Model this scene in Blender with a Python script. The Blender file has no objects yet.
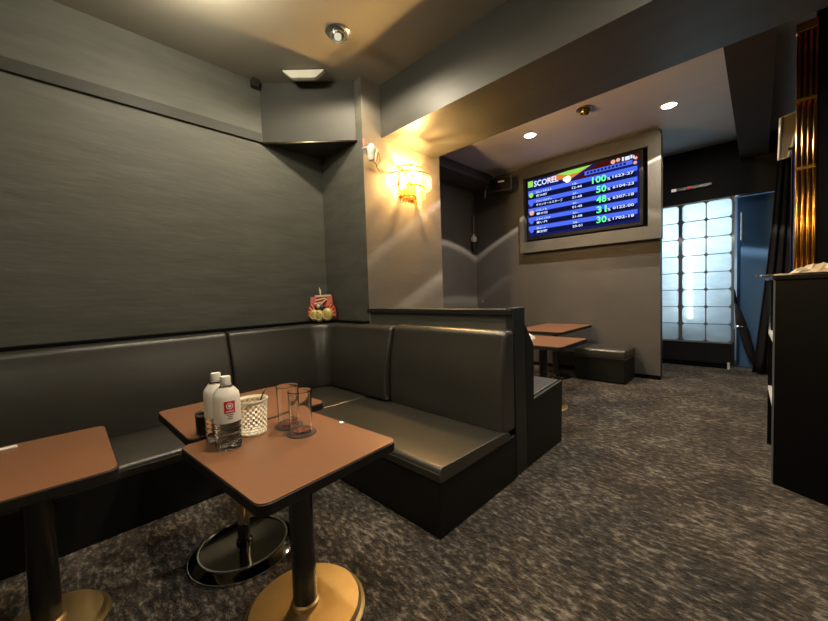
import bpy, bmesh, math, random
from mathutils import Vector, Matrix
random.seed(7)
S = bpy.context.scene
COL = S.collection
PI = math.pi

# ------------------------------------------------------------------ materials
def new_mat(name):
    m = bpy.data.materials.new(name)
    m.use_nodes = True
    nt = m.node_tree
    return m, nt, nt.nodes['Principled BSDF']

def rgb(h):
    def l(c):
        c /= 255.0
        return c / 12.92 if c <= .04045 else ((c + .055) / 1.055) ** 2.4
    return (l(h[0]), l(h[1]), l(h[2]), 1)

def plain(name, col, rough=.5, metal=0, spec=.5, coat=0, var=.0, vscale=6, bump=0, bscale=40, stretch=(1, 1, 1)):
    m, nt, b = new_mat(name)
    b.inputs['Base Color'].default_value = rgb(col)
    b.inputs['Roughness'].default_value = rough
    b.inputs['Metallic'].default_value = metal
    b.inputs['Specular IOR Level'].default_value = spec
    b.inputs['Coat Weight'].default_value = coat
    tc = nt.nodes.new('ShaderNodeTexCoord')
    mp = nt.nodes.new('ShaderNodeMapping')
    mp.inputs['Scale'].default_value = stretch
    nt.links.new(tc.outputs['Object'], mp.inputs['Vector'])
    if var > 0:
        n = nt.nodes.new('ShaderNodeTexNoise')
        n.inputs['Scale'].default_value = vscale
        n.inputs['Detail'].default_value = 5
        nt.links.new(mp.outputs[0], n.inputs['Vector'])
        r = nt.nodes.new('ShaderNodeValToRGB')
        c = rgb(col)
        r.color_ramp.elements[0].position = .3
        r.color_ramp.elements[1].position = .7
        r.color_ramp.elements[0].color = (c[0] * (1 - var), c[1] * (1 - var), c[2] * (1 - var), 1)
        r.color_ramp.elements[1].color = (c[0] * (1 + var), c[1] * (1 + var), c[2] * (1 + var), 1)
        nt.links.new(n.outputs['Fac'], r.inputs[0])
        nt.links.new(r.outputs[0], b.inputs['Base Color'])
    if bump > 0:
        n2 = nt.nodes.new('ShaderNodeTexNoise')
        n2.inputs['Scale'].default_value = bscale
        n2.inputs['Detail'].default_value = 4
        nt.links.new(mp.outputs[0], n2.inputs['Vector'])
        bp = nt.nodes.new('ShaderNodeBump')
        bp.inputs['Strength'].default_value = bump
        bp.inputs['Distance'].default_value = .01
        nt.links.new(n2.outputs['Fac'], bp.inputs['Height'])
        nt.links.new(bp.outputs[0], b.inputs['Normal'])
    return m

def emit(name, col, strength):
    m, nt, b = new_mat(name)
    b.inputs['Base Color'].default_value = (0, 0, 0, 1)
    b.inputs['Roughness'].default_value = .4
    b.inputs['Specular IOR Level'].default_value = 0
    b.inputs['Emission Color'].default_value = rgb(col)
    b.inputs['Emission Strength'].default_value = strength
    return m

def carpet_mat():
    m, nt, b = new_mat('carpet')
    tc = nt.nodes.new('ShaderNodeTexCoord')
    mp = nt.nodes.new('ShaderNodeMapping')
    mp.inputs['Scale'].default_value = (1, 2.1, 1)
    mp.inputs['Rotation'].default_value = (0, 0, .35)
    nt.links.new(tc.outputs['Object'], mp.inputs['Vector'])
    n = nt.nodes.new('ShaderNodeTexNoise')
    n.inputs['Scale'].default_value = 20
    n.inputs['Detail'].default_value = 6
    n.inputs['Roughness'].default_value = .72
    n.inputs['Distortion'].default_value = .25
    nt.links.new(mp.outputs[0], n.inputs['Vector'])
    r = nt.nodes.new('ShaderNodeValToRGB')
    e = r.color_ramp.elements
    e[0].position = .36; e[0].color = rgb((26, 23, 20))
    e[1].position = .70; e[1].color = rgb((172, 161, 144))
    x = r.color_ramp.elements.new(.5); x.color = rgb((74, 66, 57))
    big = nt.nodes.new('ShaderNodeTexNoise'); big.inputs['Scale'].default_value = 3.2; big.inputs['Detail'].default_value = 3
    nt.links.new(tc.outputs['Object'], big.inputs['Vector'])
    m1 = nt.nodes.new('ShaderNodeMath'); m1.operation = 'MULTIPLY_ADD'
    m1.inputs[1].default_value = .28; m1.inputs[2].default_value = -.16
    nt.links.new(big.outputs['Fac'], m1.inputs[0])
    m3 = nt.nodes.new('ShaderNodeMath'); m3.operation = 'ADD'
    nt.links.new(n.outputs['Fac'], m3.inputs[0]); nt.links.new(m1.outputs[0], m3.inputs[1])
    nt.links.new(m3.outputs[0], r.inputs[0])
    nt.links.new(r.outputs[0], b.inputs['Base Color'])
    b.inputs['Roughness'].default_value = .95
    b.inputs['Specular IOR Level'].default_value = .1
    b.inputs['Sheen Weight'].default_value = .12
    b.inputs['Sheen Roughness'].default_value = .4
    n2 = nt.nodes.new('ShaderNodeTexNoise')
    n2.inputs['Scale'].default_value = 90
    n2.inputs['Detail'].default_value = 3
    nt.links.new(mp.outputs[0], n2.inputs['Vector'])
    ad = nt.nodes.new('ShaderNodeMath'); ad.operation = 'ADD'
    nt.links.new(n.outputs['Fac'], ad.inputs[0]); nt.links.new(n2.outputs['Fac'], ad.inputs[1])
    bp = nt.nodes.new('ShaderNodeBump')
    bp.inputs['Strength'].default_value = .9
    bp.inputs['Distance'].default_value = .02
    nt.links.new(ad.outputs[0], bp.inputs['Height'])
    nt.links.new(bp.outputs[0], b.inputs['Normal'])
    return m

def glass_mat(name, col=(255, 255, 255), ior=1.45, rough=0.0):
    m, nt, b = new_mat(name)
    b.inputs['Base Color'].default_value = rgb(col)
    b.inputs['Roughness'].default_value = rough
    b.inputs['Transmission Weight'].default_value = 1
    b.inputs['IOR'].default_value = ior
    return m

def mix_transparent(name, col, fac, rough=.3, transl=0.0):
    m, nt, b = new_mat(name)
    out = nt.nodes['Material Output']
    b.inputs['Base Color'].default_value = rgb(col)
    b.inputs['Roughness'].default_value = rough
    t = nt.nodes.new('ShaderNodeBsdfTransparent')
    mx = nt.nodes.new('ShaderNodeMixShader')
    mx.inputs[0].default_value = fac
    src = b.outputs[0]
    if transl > 0:
        tr = nt.nodes.new('ShaderNodeBsdfTranslucent')
        tr.inputs['Color'].default_value = rgb(col)
        m2 = nt.nodes.new('ShaderNodeMixShader')
        m2.inputs[0].default_value = transl
        nt.links.new(src, m2.inputs[1]); nt.links.new(tr.outputs[0], m2.inputs[2])
        src = m2.outputs[0]
    nt.links.new(src, mx.inputs[1])
    nt.links.new(t.outputs[0], mx.inputs[2])
    nt.links.new(mx.outputs[0], out.inputs['Surface'])
    return m

def pane_mat():
    # frosted, ribbed glass lit by the daylight behind it
    m, nt, b = new_mat('frosted_pane')
    out = nt.nodes['Material Output']
    tc = nt.nodes.new('ShaderNodeTexCoord')
    n = nt.nodes.new('ShaderNodeTexNoise'); n.inputs['Scale'].default_value = 9; n.inputs['Detail'].default_value = 6
    mp = nt.nodes.new('ShaderNodeMapping'); mp.inputs['Scale'].default_value = (.6, 1, 1.8)
    nt.links.new(tc.outputs['Object'], mp.inputs[0]); nt.links.new(mp.outputs[0], n.inputs[0])
    r = nt.nodes.new('ShaderNodeValToRGB')
    r.color_ramp.elements[0].position = .3; r.color_ramp.elements[0].color = rgb((212, 226, 230))
    r.color_ramp.elements[1].position = .75; r.color_ramp.elements[1].color = rgb((236, 244, 246))
    nt.links.new(n.outputs['Fac'], r.inputs[0])
    tr = nt.nodes.new('ShaderNodeBsdfTranslucent')
    nt.links.new(r.outputs[0], tr.inputs['Color'])
    t = nt.nodes.new('ShaderNodeBsdfTransparent'); t.inputs['Color'].default_value = rgb((225, 240, 245))
    mx = nt.nodes.new('ShaderNodeMixShader'); mx.inputs[0].default_value = .35
    nt.links.new(tr.outputs[0], mx.inputs[1]); nt.links.new(t.outputs[0], mx.inputs[2])
    b.inputs['Roughness'].default_value = .15
    nt.links.new(r.outputs[0], b.inputs['Base Color'])
    m2 = nt.nodes.new('ShaderNodeMixShader'); m2.inputs[0].default_value = .1
    nt.links.new(mx.outputs[0], m2.inputs[1]); nt.links.new(b.outputs[0], m2.inputs[2])
    nt.links.new(m2.outputs[0], out.inputs['Surface'])
    return m

M = {}
M['carpet'] = carpet_mat()
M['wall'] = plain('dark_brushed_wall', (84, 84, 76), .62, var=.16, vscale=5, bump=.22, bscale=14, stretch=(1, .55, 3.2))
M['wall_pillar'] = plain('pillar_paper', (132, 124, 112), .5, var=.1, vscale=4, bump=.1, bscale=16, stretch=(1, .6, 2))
M['wall_far'] = plain('far_wall', (86, 82, 78), .6, var=.08, vscale=3, bump=.08, bscale=20)
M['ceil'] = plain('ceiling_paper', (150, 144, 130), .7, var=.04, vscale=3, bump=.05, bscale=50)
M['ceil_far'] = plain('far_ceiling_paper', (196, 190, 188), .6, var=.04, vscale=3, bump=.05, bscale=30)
M['beam'] = plain('beam_paper', (64, 63, 58), .48, var=.12, vscale=3.5, bump=.12, bscale=10, stretch=(.5, 2, 2))
M['cabinet'] = plain('cabinet_paper', (58, 57, 51), .6, var=.08, vscale=3)
M['darkchrome'] = plain('dark_polished_steel', (92, 88, 74), .1, metal=1)
M['beam_far'] = plain('far_beam_paper', (66, 58, 52), .85, spec=.08)
M['trim'] = plain('dark_trim', (46, 46, 40), .6)
M['black'] = plain('black_panel', (7, 7, 8), .5, spec=.15)
M['header'] = plain('black_header', (28, 28, 32), .5, spec=.3)
M['darkwall'] = plain('dark_wall_right', (46, 47, 50), .6)
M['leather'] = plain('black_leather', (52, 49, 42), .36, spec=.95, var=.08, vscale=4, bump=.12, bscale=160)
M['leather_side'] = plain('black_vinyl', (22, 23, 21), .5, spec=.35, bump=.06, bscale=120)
M['partition'] = plain('black_lacquer', (34, 36, 34), .38, spec=.5)
M['part_face'] = plain('partition_paper', (84, 82, 72), .55, var=.1, vscale=5, bump=.1, bscale=14, stretch=(.6, 1, 3))
M['table'] = plain('brown_laminate', (124, 85, 59), .36, var=.03, vscale=30, spec=.45)
M['edge'] = plain('black_edge_band', (24, 20, 17), .5)
M['brass'] = plain('brass', (202, 172, 118), .48, metal=1, var=.12, vscale=7)
M['chrome'] = plain('chrome', (190, 182, 160), .09, metal=1)
M['steel'] = plain('polished_steel', (205, 205, 205), .2, metal=1)
M['post'] = plain('black_post', (30, 27, 23), .28, spec=.6, coat=.3)
M['gold'] = plain('gold_leaf', (205, 150, 70), .22, metal=1)
M['white'] = plain('white_plastic', (215, 212, 200), .45)
M['whitelid'] = plain('ceiling_lens', (222, 220, 205), .5)
M['cable'] = plain('grey_cable', (120, 110, 98), .5)
M['speaker'] = plain('speaker_black', (34, 33, 32), .5)
M['pet'] = glass_mat('bottle_water', (250, 252, 252), 1.33)
M['sleeve'] = mix_transparent('pale_bottle_sleeve', (252, 248, 236), .10, .35, .25)
M['red'] = plain('red_print', (205, 42, 52), .4)
M['paperwhite'] = plain('white_print', (240, 238, 232), .5)
M['greyprint'] = plain('grey_print', (120, 116, 108), .5)
M['glass'] = glass_mat('tumbler_glass', (250, 250, 250), 1.45)
M['coaster'] = plain('dark_coaster', (70, 58, 50), .45)
M['coaster_red'] = plain('coaster_red_print', (235, 92, 62), .45)
M['basket'] = plain('cream_plastic', (232, 224, 202), .4)
M['canblack'] = plain('black_tin', (24, 23, 21), .28)
M['pane'] = pane_mat()
M['frame'] = plain('pale_metal_frame', (150, 156, 160), .35, metal=.6)
M['lead'] = plain('dark_grille', (96, 100, 104), .45)
M['navy'] = plain('navy_paint', (78, 114, 156), .8, spec=.15, var=.06, vscale=2)
M['curtain'] = plain('navy_velvet', (28, 30, 78), .85, bump=.1, bscale=60)
M['drape'] = plain('black_velvet', (14, 14, 20), .85)
M['cream'] = plain('crumpled_paper', (226, 205, 168), .6)
M['orangecloth'] = plain('rust_cloth', (150, 92, 60), .8)
M['mirror'] = plain('mirror_face', (176, 168, 150), .3, metal=.5)
M['lamp_off'] = plain('dark_bulb', (60, 55, 48), .2)
M['eyeball'] = plain('bronze_ring', (165, 135, 85), .25, metal=1)
M['bulb'] = emit('bulb_glow', (255, 204, 126), 4600)
M['crystal'] = mix_transparent('amber_crystal', (238, 186, 104), .62, .08, .5)
M['globe'] = emit('added_globe_glow', (255, 244, 218), 235)  # glow of the added, unseen globes
M['dimled'] = emit('dim_bulb', (232, 222, 190), .9)
M['led'] = emit('led_disc', (255, 240, 215), 220)
M['bezel'] = plain('tv_bezel', (12, 12, 13), .5, spec=.2)
M['tvframe'] = plain('housing_paper', (80, 78, 72), .5, var=.06, vscale=4)
M['s_bg'] = emit('screen_navy', (24, 30, 96), 1.0)
M['s_blue'] = emit('screen_blue', (76, 106, 236), 1.15)
M['s_dark'] = emit('screen_dark_band', (18, 18, 52), 1.0)
M['s_white'] = emit('screen_white', (205, 220, 255), 1.25)
M['s_green'] = emit('screen_green', (105, 250, 150), 1.3)
M['s_lime'] = emit('screen_lime', (150, 220, 90), 1.1)
M['s_orange'] = emit('screen_orange', (226, 130, 60), 1.0)
M['s_sun'] = emit('screen_sun', (255, 236, 190), 1.8)
M['s_maroon'] = emit('screen_maroon', (70, 18, 14), 1.0)
M['s_pink'] = emit('screen_pink', (240, 180, 160), 1.0)
M['redled'] = emit('red_led', (225, 70, 55), .7)
M['whiteled'] = emit('white_led', (235, 215, 205), .7)
M['tube'] = emit('white_tube', (246, 250, 255), 9)
M['sillreflect'] = plain('sill_reflection', (92, 74, 64), .6)  # brown of the sill reflection, put into a solid block
M['shelfedge'] = plain('bright_edge_strip', (238, 238, 235), .3, metal=.2)  # near-white: window reflection on the shelf edges is put into the colour
M['vest'] = plain('vestibule_paint', (205, 220, 232), .7)
M['o_red'] = plain('ornament_red', (215, 70, 52), .45)
M['o_pink'] = plain('ornament_pink', (226, 130, 120), .45)
M['o_gold'] = plain('ornament_gold', (228, 204, 120), .35, metal=.35)
M['o_cream'] = plain('ornament_cream', (240, 226, 190), .5)
M['o_dark'] = plain('ornament_dark', (60, 34, 28), .5)
M['o_blue'] = plain('ornament_blue', (44, 62, 92), .5)

# ------------------------------------------------------------------ mesh helpers
def obj(name, bm, mat, parent=None, loc=None, smooth=False, bevel=0, segs=2, mats=None):
    bmesh.ops.recalc_face_normals(bm, faces=bm.faces[:])
    me = bpy.data.meshes.new(name)
    bm.to_mesh(me); bm.free()
    o = bpy.data.objects.new(name, me)
    COL.objects.link(o)
    for mm in (mats or [mat]):
        me.materials.append(M[mm] if isinstance(mm, str) else mm)
    if smooth:
        for p in me.polygons:
            p.use_smooth = True
    if bevel > 0:
        b = o.modifiers.new('bevel', 'BEVEL'); b.width = bevel; b.segments = segs
        b.limit_method = 'ANGLE'; b.angle_limit = .7
        b.harden_normals = False
    if loc is not None:
        o.location = loc
    if parent is not None:
        o.parent = parent
    return o

def autosmooth(o, ang=.6):
    for p in o.data.polygons:
        p.use_smooth = True
    try:
        o.data.set_sharp_from_angle(angle=ang)
    except Exception:
        pass
    return o

def thing(name, label, cat, loc=(0, 0, 0), rz=0, group=None):
    o = bpy.data.objects.new(name, None)
    COL.objects.link(o)
    o.empty_display_size = .1
    o.location = loc; o.rotation_euler = (0, 0, rz)
    return tag(o, label, cat, group)

def tag(o, label, cat, group=None):
    o['label'] = label; o['category'] = cat
    if group: o['group'] = group
    return o

def struct(name, bm, mat, **k):
    o = obj(name, bm, mat, **k)
    o['kind'] = 'structure'
    return o

def box(bm, x0, x1, y0, y1, z0, z1, mi=0):
    vs = [bm.verts.new((x, y, z)) for x in (x0, x1) for y in (y0, y1) for z in (z0, z1)]
    F = [(0, 1, 3, 2), (4, 6, 7, 5), (0, 4, 5, 1), (2, 3, 7, 6), (0, 2, 6, 4), (1, 5, 7, 3)]
    for f in F:
        fc = bm.faces.new([vs[i] for i in f]); fc.material_index = mi
    return vs

def bx(*a):
    bm = bmesh.new(); box(bm, *a); return bm

def prism(bm, pts, z0, z1, mi=0):
    """polygon in XY extruded in Z"""
    a = [bm.verts.new((p[0], p[1], z0)) for p in pts]
    b = [bm.verts.new((p[0], p[1], z1)) for p in pts]
    n = len(pts)
    fs = [bm.faces.new(a[::-1]), bm.faces.new(b)]
    for i in range(n):
        fs.append(bm.faces.new((a[i], a[(i + 1) % n], b[(i + 1) % n], b[i])))
    for f in fs: f.material_index = mi
    return fs

def extrude_profile(bm, prof, fn0, fn1, mi=0):
    """closed profile [(u,v)], placed by two functions"""
    a = [bm.verts.new(fn0(u, v)) for u, v in prof]
    b = [bm.verts.new(fn1(u, v)) for u, v in prof]
    n = len(prof)
    bm.faces.new(a[::-1]).material_index = mi
    bm.faces.new(b).material_index = mi
    for i in range(n):
        bm.faces.new((a[i], a[(i + 1) % n], b[(i + 1) % n], b[i])).material_index = mi

def lathe(bm, prof, n=32, c=(0, 0, 0), a0=0, a1=2 * PI, mi=0):
    """prof [(r,z)] around Z"""
    full = abs(a1 - a0 - 2 * PI) < 1e-6
    rings = []
    for r, z in prof:
        if r < 1e-6:
            rings.append([bm.verts.new((c[0], c[1], c[2] + z))])
        else:
            rings.append([bm.verts.new((c[0] + r * math.cos(a0 + (a1 - a0) * i / (n if full else n - 1)),
                                        c[1] + r * math.sin(a0 + (a1 - a0) * i / (n if full else n - 1)), c[2] + z)) for i in range(n)])
    m = n if full else n - 1
    for k in range(len(rings) - 1):
        A, B = rings[k], rings[k + 1]
        for i in range(m):
            j = (i + 1) % n
            if len(A) == 1 and len(B) == 1: continue
            if len(A) == 1: f = bm.faces.new((A[0], B[i], B[j]))
            elif len(B) == 1: f = bm.faces.new((A[i], A[j], B[0]))
            else: f = bm.faces.new((A[i], A[j], B[j], B[i]))
            f.material_index = mi
    return bm

def lth(prof, n=32, c=(0, 0, 0)):
    return lathe(bmesh.new(), prof, n, c)

def tube(bm, pts, r, n=8, mi=0):
    pts = [Vector(p) for p in pts]
    rings = []
    for i, p in enumerate(pts):
        t = (pts[min(i + 1, len(pts) - 1)] - pts[max(i - 1, 0)]).normalized()
        up = Vector((0, 0, 1)) if abs(t.z) < .9 else Vector((1, 0, 0))
        a = t.cross(up).normalized(); b = t.cross(a)
        rr = r[i] if isinstance(r, (list, tuple)) else r
        rings.append([bm.verts.new(p + a * rr * math.cos(2 * PI * k / n) + b * rr * math.sin(2 * PI * k / n)) for k in range(n)])
    for A, B in zip(rings, rings[1:]):
        for k in range(n):
            bm.faces.new((A[k], A[(k + 1) % n], B[(k + 1) % n], B[k])).material_index = mi
    bm.faces.new(rings[0][::-1]).material_index = mi
    bm.faces.new(rings[-1]).material_index = mi
    return bm

def rrect(x0, x1, y0, y1, r, n=6):
    pts = []
    for cx, cy, a in ((x1 - r, y0 + r, -PI / 2), (x1 - r, y1 - r, 0), (x0 + r, y1 - r, PI / 2), (x0 + r, y0 + r, PI)):
        for i in range(n + 1):
            t = a + PI / 2 * i / n
            pts.append((cx + r * math.cos(t), cy + r * math.sin(t)))
    return pts

def copy_tree(o, parent=None):
    c = o.copy(); COL.objects.link(c)
    if parent is not None: c.parent = parent
    for ch in list(o.children):
        copy_tree(ch, c)
    return c

def text_bm(items, font=None):
    """items: (string, x, y, height, width or None) in the XY plane -> bmesh"""
    bm = bmesh.new()
    for s, x, y, h, w in items:
        cu = bpy.data.curves.new('t', 'FONT')
        cu.body = s; cu.size = 1; cu.resolution_u = 2; cu.offset = .022
        o = bpy.data.objects.new('t', cu); COL.objects.link(o)
        bpy.context.view_layer.update()
        dg = bpy.context.evaluated_depsgraph_get()
        me = bpy.data.meshes.new_from_object(o.evaluated_get(dg))
        if len(me.vertices):
            xs = [v.co.x for v in me.vertices]; ys = [v.co.y for v in me.vertices]
            sx0, sx1, sy0, sy1 = min(xs), max(xs), min(ys), max(ys)
            ky = h / max(sy1 - sy0, 1e-4)
            kx = (w / max(sx1 - sx0, 1e-4)) if w else ky
            for v in me.vertices:
                v.co.x = x + (v.co.x - sx0) * kx; v.co.y = y + (v.co.y - sy0) * ky
            bm.from_mesh(me)
        bpy.data.objects.remove(o); bpy.data.curves.remove(cu); bpy.data.meshes.remove(me)
    return bm

# ------------------------------------------------------------------ the setting
XL, YB, XP, ZC = -3.117, 1.95, -2.45, 3.02      # left wall, back wall, pillar side, ceiling
YTV = 5.14
ZU = 2.56                                        # underside of the beam
struct('floor', bx(-3.7, 1.6, -2.2, 7.2, -.05, 0), 'carpet')
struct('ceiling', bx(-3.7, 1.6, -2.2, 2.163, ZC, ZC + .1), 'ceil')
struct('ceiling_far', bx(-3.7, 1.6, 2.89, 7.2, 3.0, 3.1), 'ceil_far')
struct('wall_left', bx(XL - .1, XL, -2.2, YB, 0, ZC), 'wall')
struct('wall_back', bx(XL - .1, XP - .002, YB, YB + .12, 0, ZC), 'wall')
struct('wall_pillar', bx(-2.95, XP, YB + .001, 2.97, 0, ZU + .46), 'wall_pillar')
struct('wall_alcove', bx(-3.58, -3.48, 2.6, YTV, 0, 3.05), 'wall_far')
struct('wall_screen', bx(-3.6, -.853, YTV, YTV + .12, 0, 3.0), 'wall_far')
struct('wall_rear', bx(-3.3, 1.6, -2.3, -2.2, 0, ZC), 'darkwall')
struct('wall_right', bx(1.55, 1.65, -2.2, 7.2, 0, ZC + .05), 'darkwall')
struct('wall_far', bx(-3.7, 1.6, 7.1, 7.2, 0, 3.05), 'vest')
struct('beam', bx(-3.2, 1.55, 2.163, 2.89, ZU, ZC + .1), 'beam')
struct('beam_right', bx(-.185, .07, 2.89, 6.28, 2.73, 3.0), 'beam_far')
struct('trim_1', bx(XL, XL + .022, -2.2, 1.37, 2.505, 2.583), 'trim', bevel=.003)
struct('trim_2', bx(XL, XL + .075, -2.2, 1.37, .9, .925), 'black')           # ledge behind the seat backs
bm = bmesh.new()
prism(bm, [(XL, 1.37), (XL + .075, 1.37), (XL + .075, 1.7), (XL + .25, YB - .075), (XP + .0, YB - .075), (XP, YB), (XL, YB)], .9, .925)
struct('trim_3', bm, 'black')
struct('baseboard_screen', bx(-3.48, -.85, YTV - .012, YTV, 0, .05), 'black')
# soffit along the alcove
struct('soffit', bx(-3.48, -3.08, 2.89, YTV, 2.86, 3.0), 'wall_far')

# header over the glass, navy door
struct('wall_header', bx(-3.6, 1.55, 6.3, 6.42, 2.29, 3.0), 'header')
struct('wall_vestibule', bx(-3.6, -1.62, 6.3, 6.42, 0, 2.29), 'header')
d = bmesh.new(); box(d, -.215, .55, 6.5, 6.55, .02, 2.29)
door = struct('door_1', d, 'navy')
struct('wall_door_side', bx(.55, 1.55, 6.3, 6.42, 0, 2.29), 'header')
h = bmesh.new()
tube(h, [(-.17, 6.5, 1.72), (-.17, 6.44, 1.72), (-.17, 6.44, 2.08), (-.17, 6.5, 2.08)], .011, 8)
hd = obj('door_handle', h, 'white', door)

# black bar-end wall on the right
struct('wall_bar', bx(.265, 1.55, 3.62, 3.74, 0, 3.0), 'black')

# ------------------------------------------------------------------ corner cabinet under the ceiling
cab = thing('corner_cabinet', 'dark grey diagonal cabinet hung in the corner under the ceiling', 'cabinet', (-2.95, 1.75, 2.5))
def L(o, p):   # keep world coordinates for parts of an un-rotated thing
    o.parent = p; o.location = Vector(o.location) - Vector(p.location); return o
bm = bmesh.new()
prism(bm, [(XL + .002, 1.372), (-2.54, YB - .002), (XL + .002, YB - .002)], 2.51, ZC - .002)
L(obj('body', bm, 'cabinet'), cab)
bm = bmesh.new()
prism(bm, [(XL + .002, 1.352), (XL + .002, 1.39), (-2.558, YB - .002), (-2.52, YB - .002)], 2.495, 2.51)
L(obj('shelf_lip', bm, 'darkchrome', bevel=.002), cab)['label'] = 'thin shiny lip along the bottom edge'
bm = bmesh.new()
box(bm, XL + .002, XL + .06, 1.29, 1.35, 2.95, ZC - .003)
L(obj('bracket', bm, 'speaker', bevel=.006), cab)
# ------------------------------------------------------------------ ceiling fittings
cl = thing('ceiling_lens_lamp', 'white tapered trapezoid lamp under the ceiling in front of the corner cabinet', 'ceiling lamp', (-2.70, 1.565, ZC), math.radians(45))
bm = bmesh.new()
tp = [(-.172, -.006), (-.165, -.018), (-.105, -.066), (-.085, -.072), (.085, -.072), (.105, -.066), (.165, -.018), (.172, -.006)]
extrude_profile(bm, tp, lambda u, v: (u, -.02, v), lambda u, v: (u, .02, v))
obj('shade', bm, 'whitelid', cl, bevel=.004)
obj('mount', bx(-.168, .168, -.016, .016, -.006, 0), 'speaker', cl)

def eyeball(name, label, x, y, z, tilt, ringm, r=.065):
    t = thing(name, label, 'downlight', (x, y, z))
    o = obj('ring', lth([(r * .75, .0), (r * .75, -.012), (r, -.012), (r + .014, -.004), (r + .014, 0)], 36), ringm, t); autosmooth(o)
    bm = bmesh.new()
    lathe(bm, [(0, .01), (r * .55, .01), (r * .7, -.002), (r * .72, -.028), (r * .6, -.05), (r * .5, -.055), (r * .48, -.03), (0, -.026)], 28)
    bmesh.ops.rotate(bm, verts=bm.verts[:], cent=(0, 0, 0), matrix=Matrix.Rotation(tilt, 3, Vector((1, 1, 0)).normalized()))
    o = obj('eyeball', bm, ringm, t); autosmooth(o)
    bm = bmesh.new()
    lathe(bm, [(0, -.03), (r * .3, -.03), (r * .34, -.045), (r * .2, -.056), (0, -.058)], 20)
    bmesh.ops.rotate(bm, verts=bm.verts[:], cent=(0, 0, 0), matrix=Matrix.Rotation(tilt, 3, Vector((1, 1, 0)).normalized()))
    obj('bulb', bm, 'dimled' if ringm == 'steel' else 'lamp_off', t, smooth=True)
    return t
eyeball('eyeball_downlight', 'silver eyeball downlight in the ceiling beside the corner cabinet', -2.155, 1.532, ZC, -.35, 'steel', .075)
eyeball('eyeball_downlight', 'bronze unlit eyeball downlight in the ceiling between two lit spots', -1.304, 3.968, 3.0, .5, 'eyeball', .07)

def downlight(label, x, y, z=3.0):
    t = thing('recessed_downlight', label, 'downlight', (x, y, z), group='lit recessed downlights')
    o = obj('ring', lth([(.062, -.001), (.062, -.008), (.078, -.006), (.082, 0)], 36), 'white', t); autosmooth(o)
    obj('lamp_disc', lth([(0, -.004), (.062, -.004), (.062, -.001), (0, -.001)], 36), 'led', t)
    return t
downlight('lit round downlight in the ceiling left of the television', -1.975, 4.11)
downlight('lit round downlight in the ceiling right of the television', -.678, 4.547)

downlight('added unseen downlight in the front ceiling above the near table', -.95, .75, ZC)  # added out of view as a source for the table's brightness
downlight('added unseen downlight in the front ceiling above the open carpet', -.35, 1.35, ZC)  # added out of view as a source for the carpet's brightness
def globe(label, x, y):  # unseen globes added as light sources for the front room
    t = thing('added_globe', label, 'ceiling lamp', (x, y, ZC))
    o = obj('holder', lth([(0, 0), (.05, 0), (.05, -.02), (.02, -.04), (.02, -.09), (0, -.09)], 24), 'white', t); autosmooth(o)
    bm = bmesh.new(); bmesh.ops.create_uvsphere(bm, u_segments=24, v_segments=16, radius=.06)
    obj('globe', bm, 'globe', t, loc=(0, 0, -.145), smooth=True)
globe('added unseen globe light under the front ceiling beside the left wall', -2.2, .62)
globe('added unseen globe fill light under the front ceiling nearest the rear wall', -.5, -1.0)  # added behind the camera to lift the sofa backs

# ------------------------------------------------------------------ partition between the seats
pt = thing('partition', 'low black capped partition wall behind the sofa with dark end post', 'partition', (-1.75, 2.02, 0))
L(obj('panel', bx(XP, -1.115, 1.962, 2.078, 0, 1.0), 'part_face'), pt)
L(obj('cap', bx(XP - .03, -1.075, 1.945, 2.095, 1.0, 1.035), 'partition', bevel=.004), pt)
L(obj('end_post', bx(-1.115, -1.06, 1.95, 2.09, 0, 1.045), 'partition', bevel=.004), pt)

# ------------------------------------------------------------------ sofas
def backprof(t0=.20, t1=.115, z0=.30, z1=.905):
    """(distance from wall, z) closed"""
    P = [(.0, z0), (t0 - .02, z0), (t0, z0 + .05)]
    n = 8
    for i in range(1, n):
        k = i / n
        P.append((t0 + (t1 - t0) * k + .022 * math.sin(PI * k), z0 + .05 + (z1 - .05 - z0 - .05) * k))
    for i in range(7):
        a = PI / 2 * i / 6
        P.append((t1 - .045 + .045 * math.cos(a), z1 - .045 + .045 * math.sin(a)))
    P += [(.015, z1), (.0, z1 - .015)]
    return P

def seatprof(depth, z0=.27, z1=.34):
    P = [(.1, z0), (depth - .012, z0)]
    for i in range(7):
        a = -PI / 2 + PI * i / 6
    P += [(depth, z0 + .004), (depth + .003, z1 - .025)]
    for i in range(6):
        a = PI / 2 * i / 5
        P.append((depth - .025 + .028 * math.cos(a), z1 - .025 + .028 * math.sin(a)))
    for k in (.8, .6, .4, .2):
        P.append((depth * k, z1 + .006 * math.sin(PI * k) - .02 * (1 - k)))
    P.append((.1, z1 - .03))
    return P

def cushion_caps(o, w=.012):
    b = o.modifiers.new('bevel', 'BEVEL'); b.width = w; b.segments = 3; b.limit_method = 'ANGLE'; b.angle_limit = 1.0
    return autosmooth(o, .9)

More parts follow.
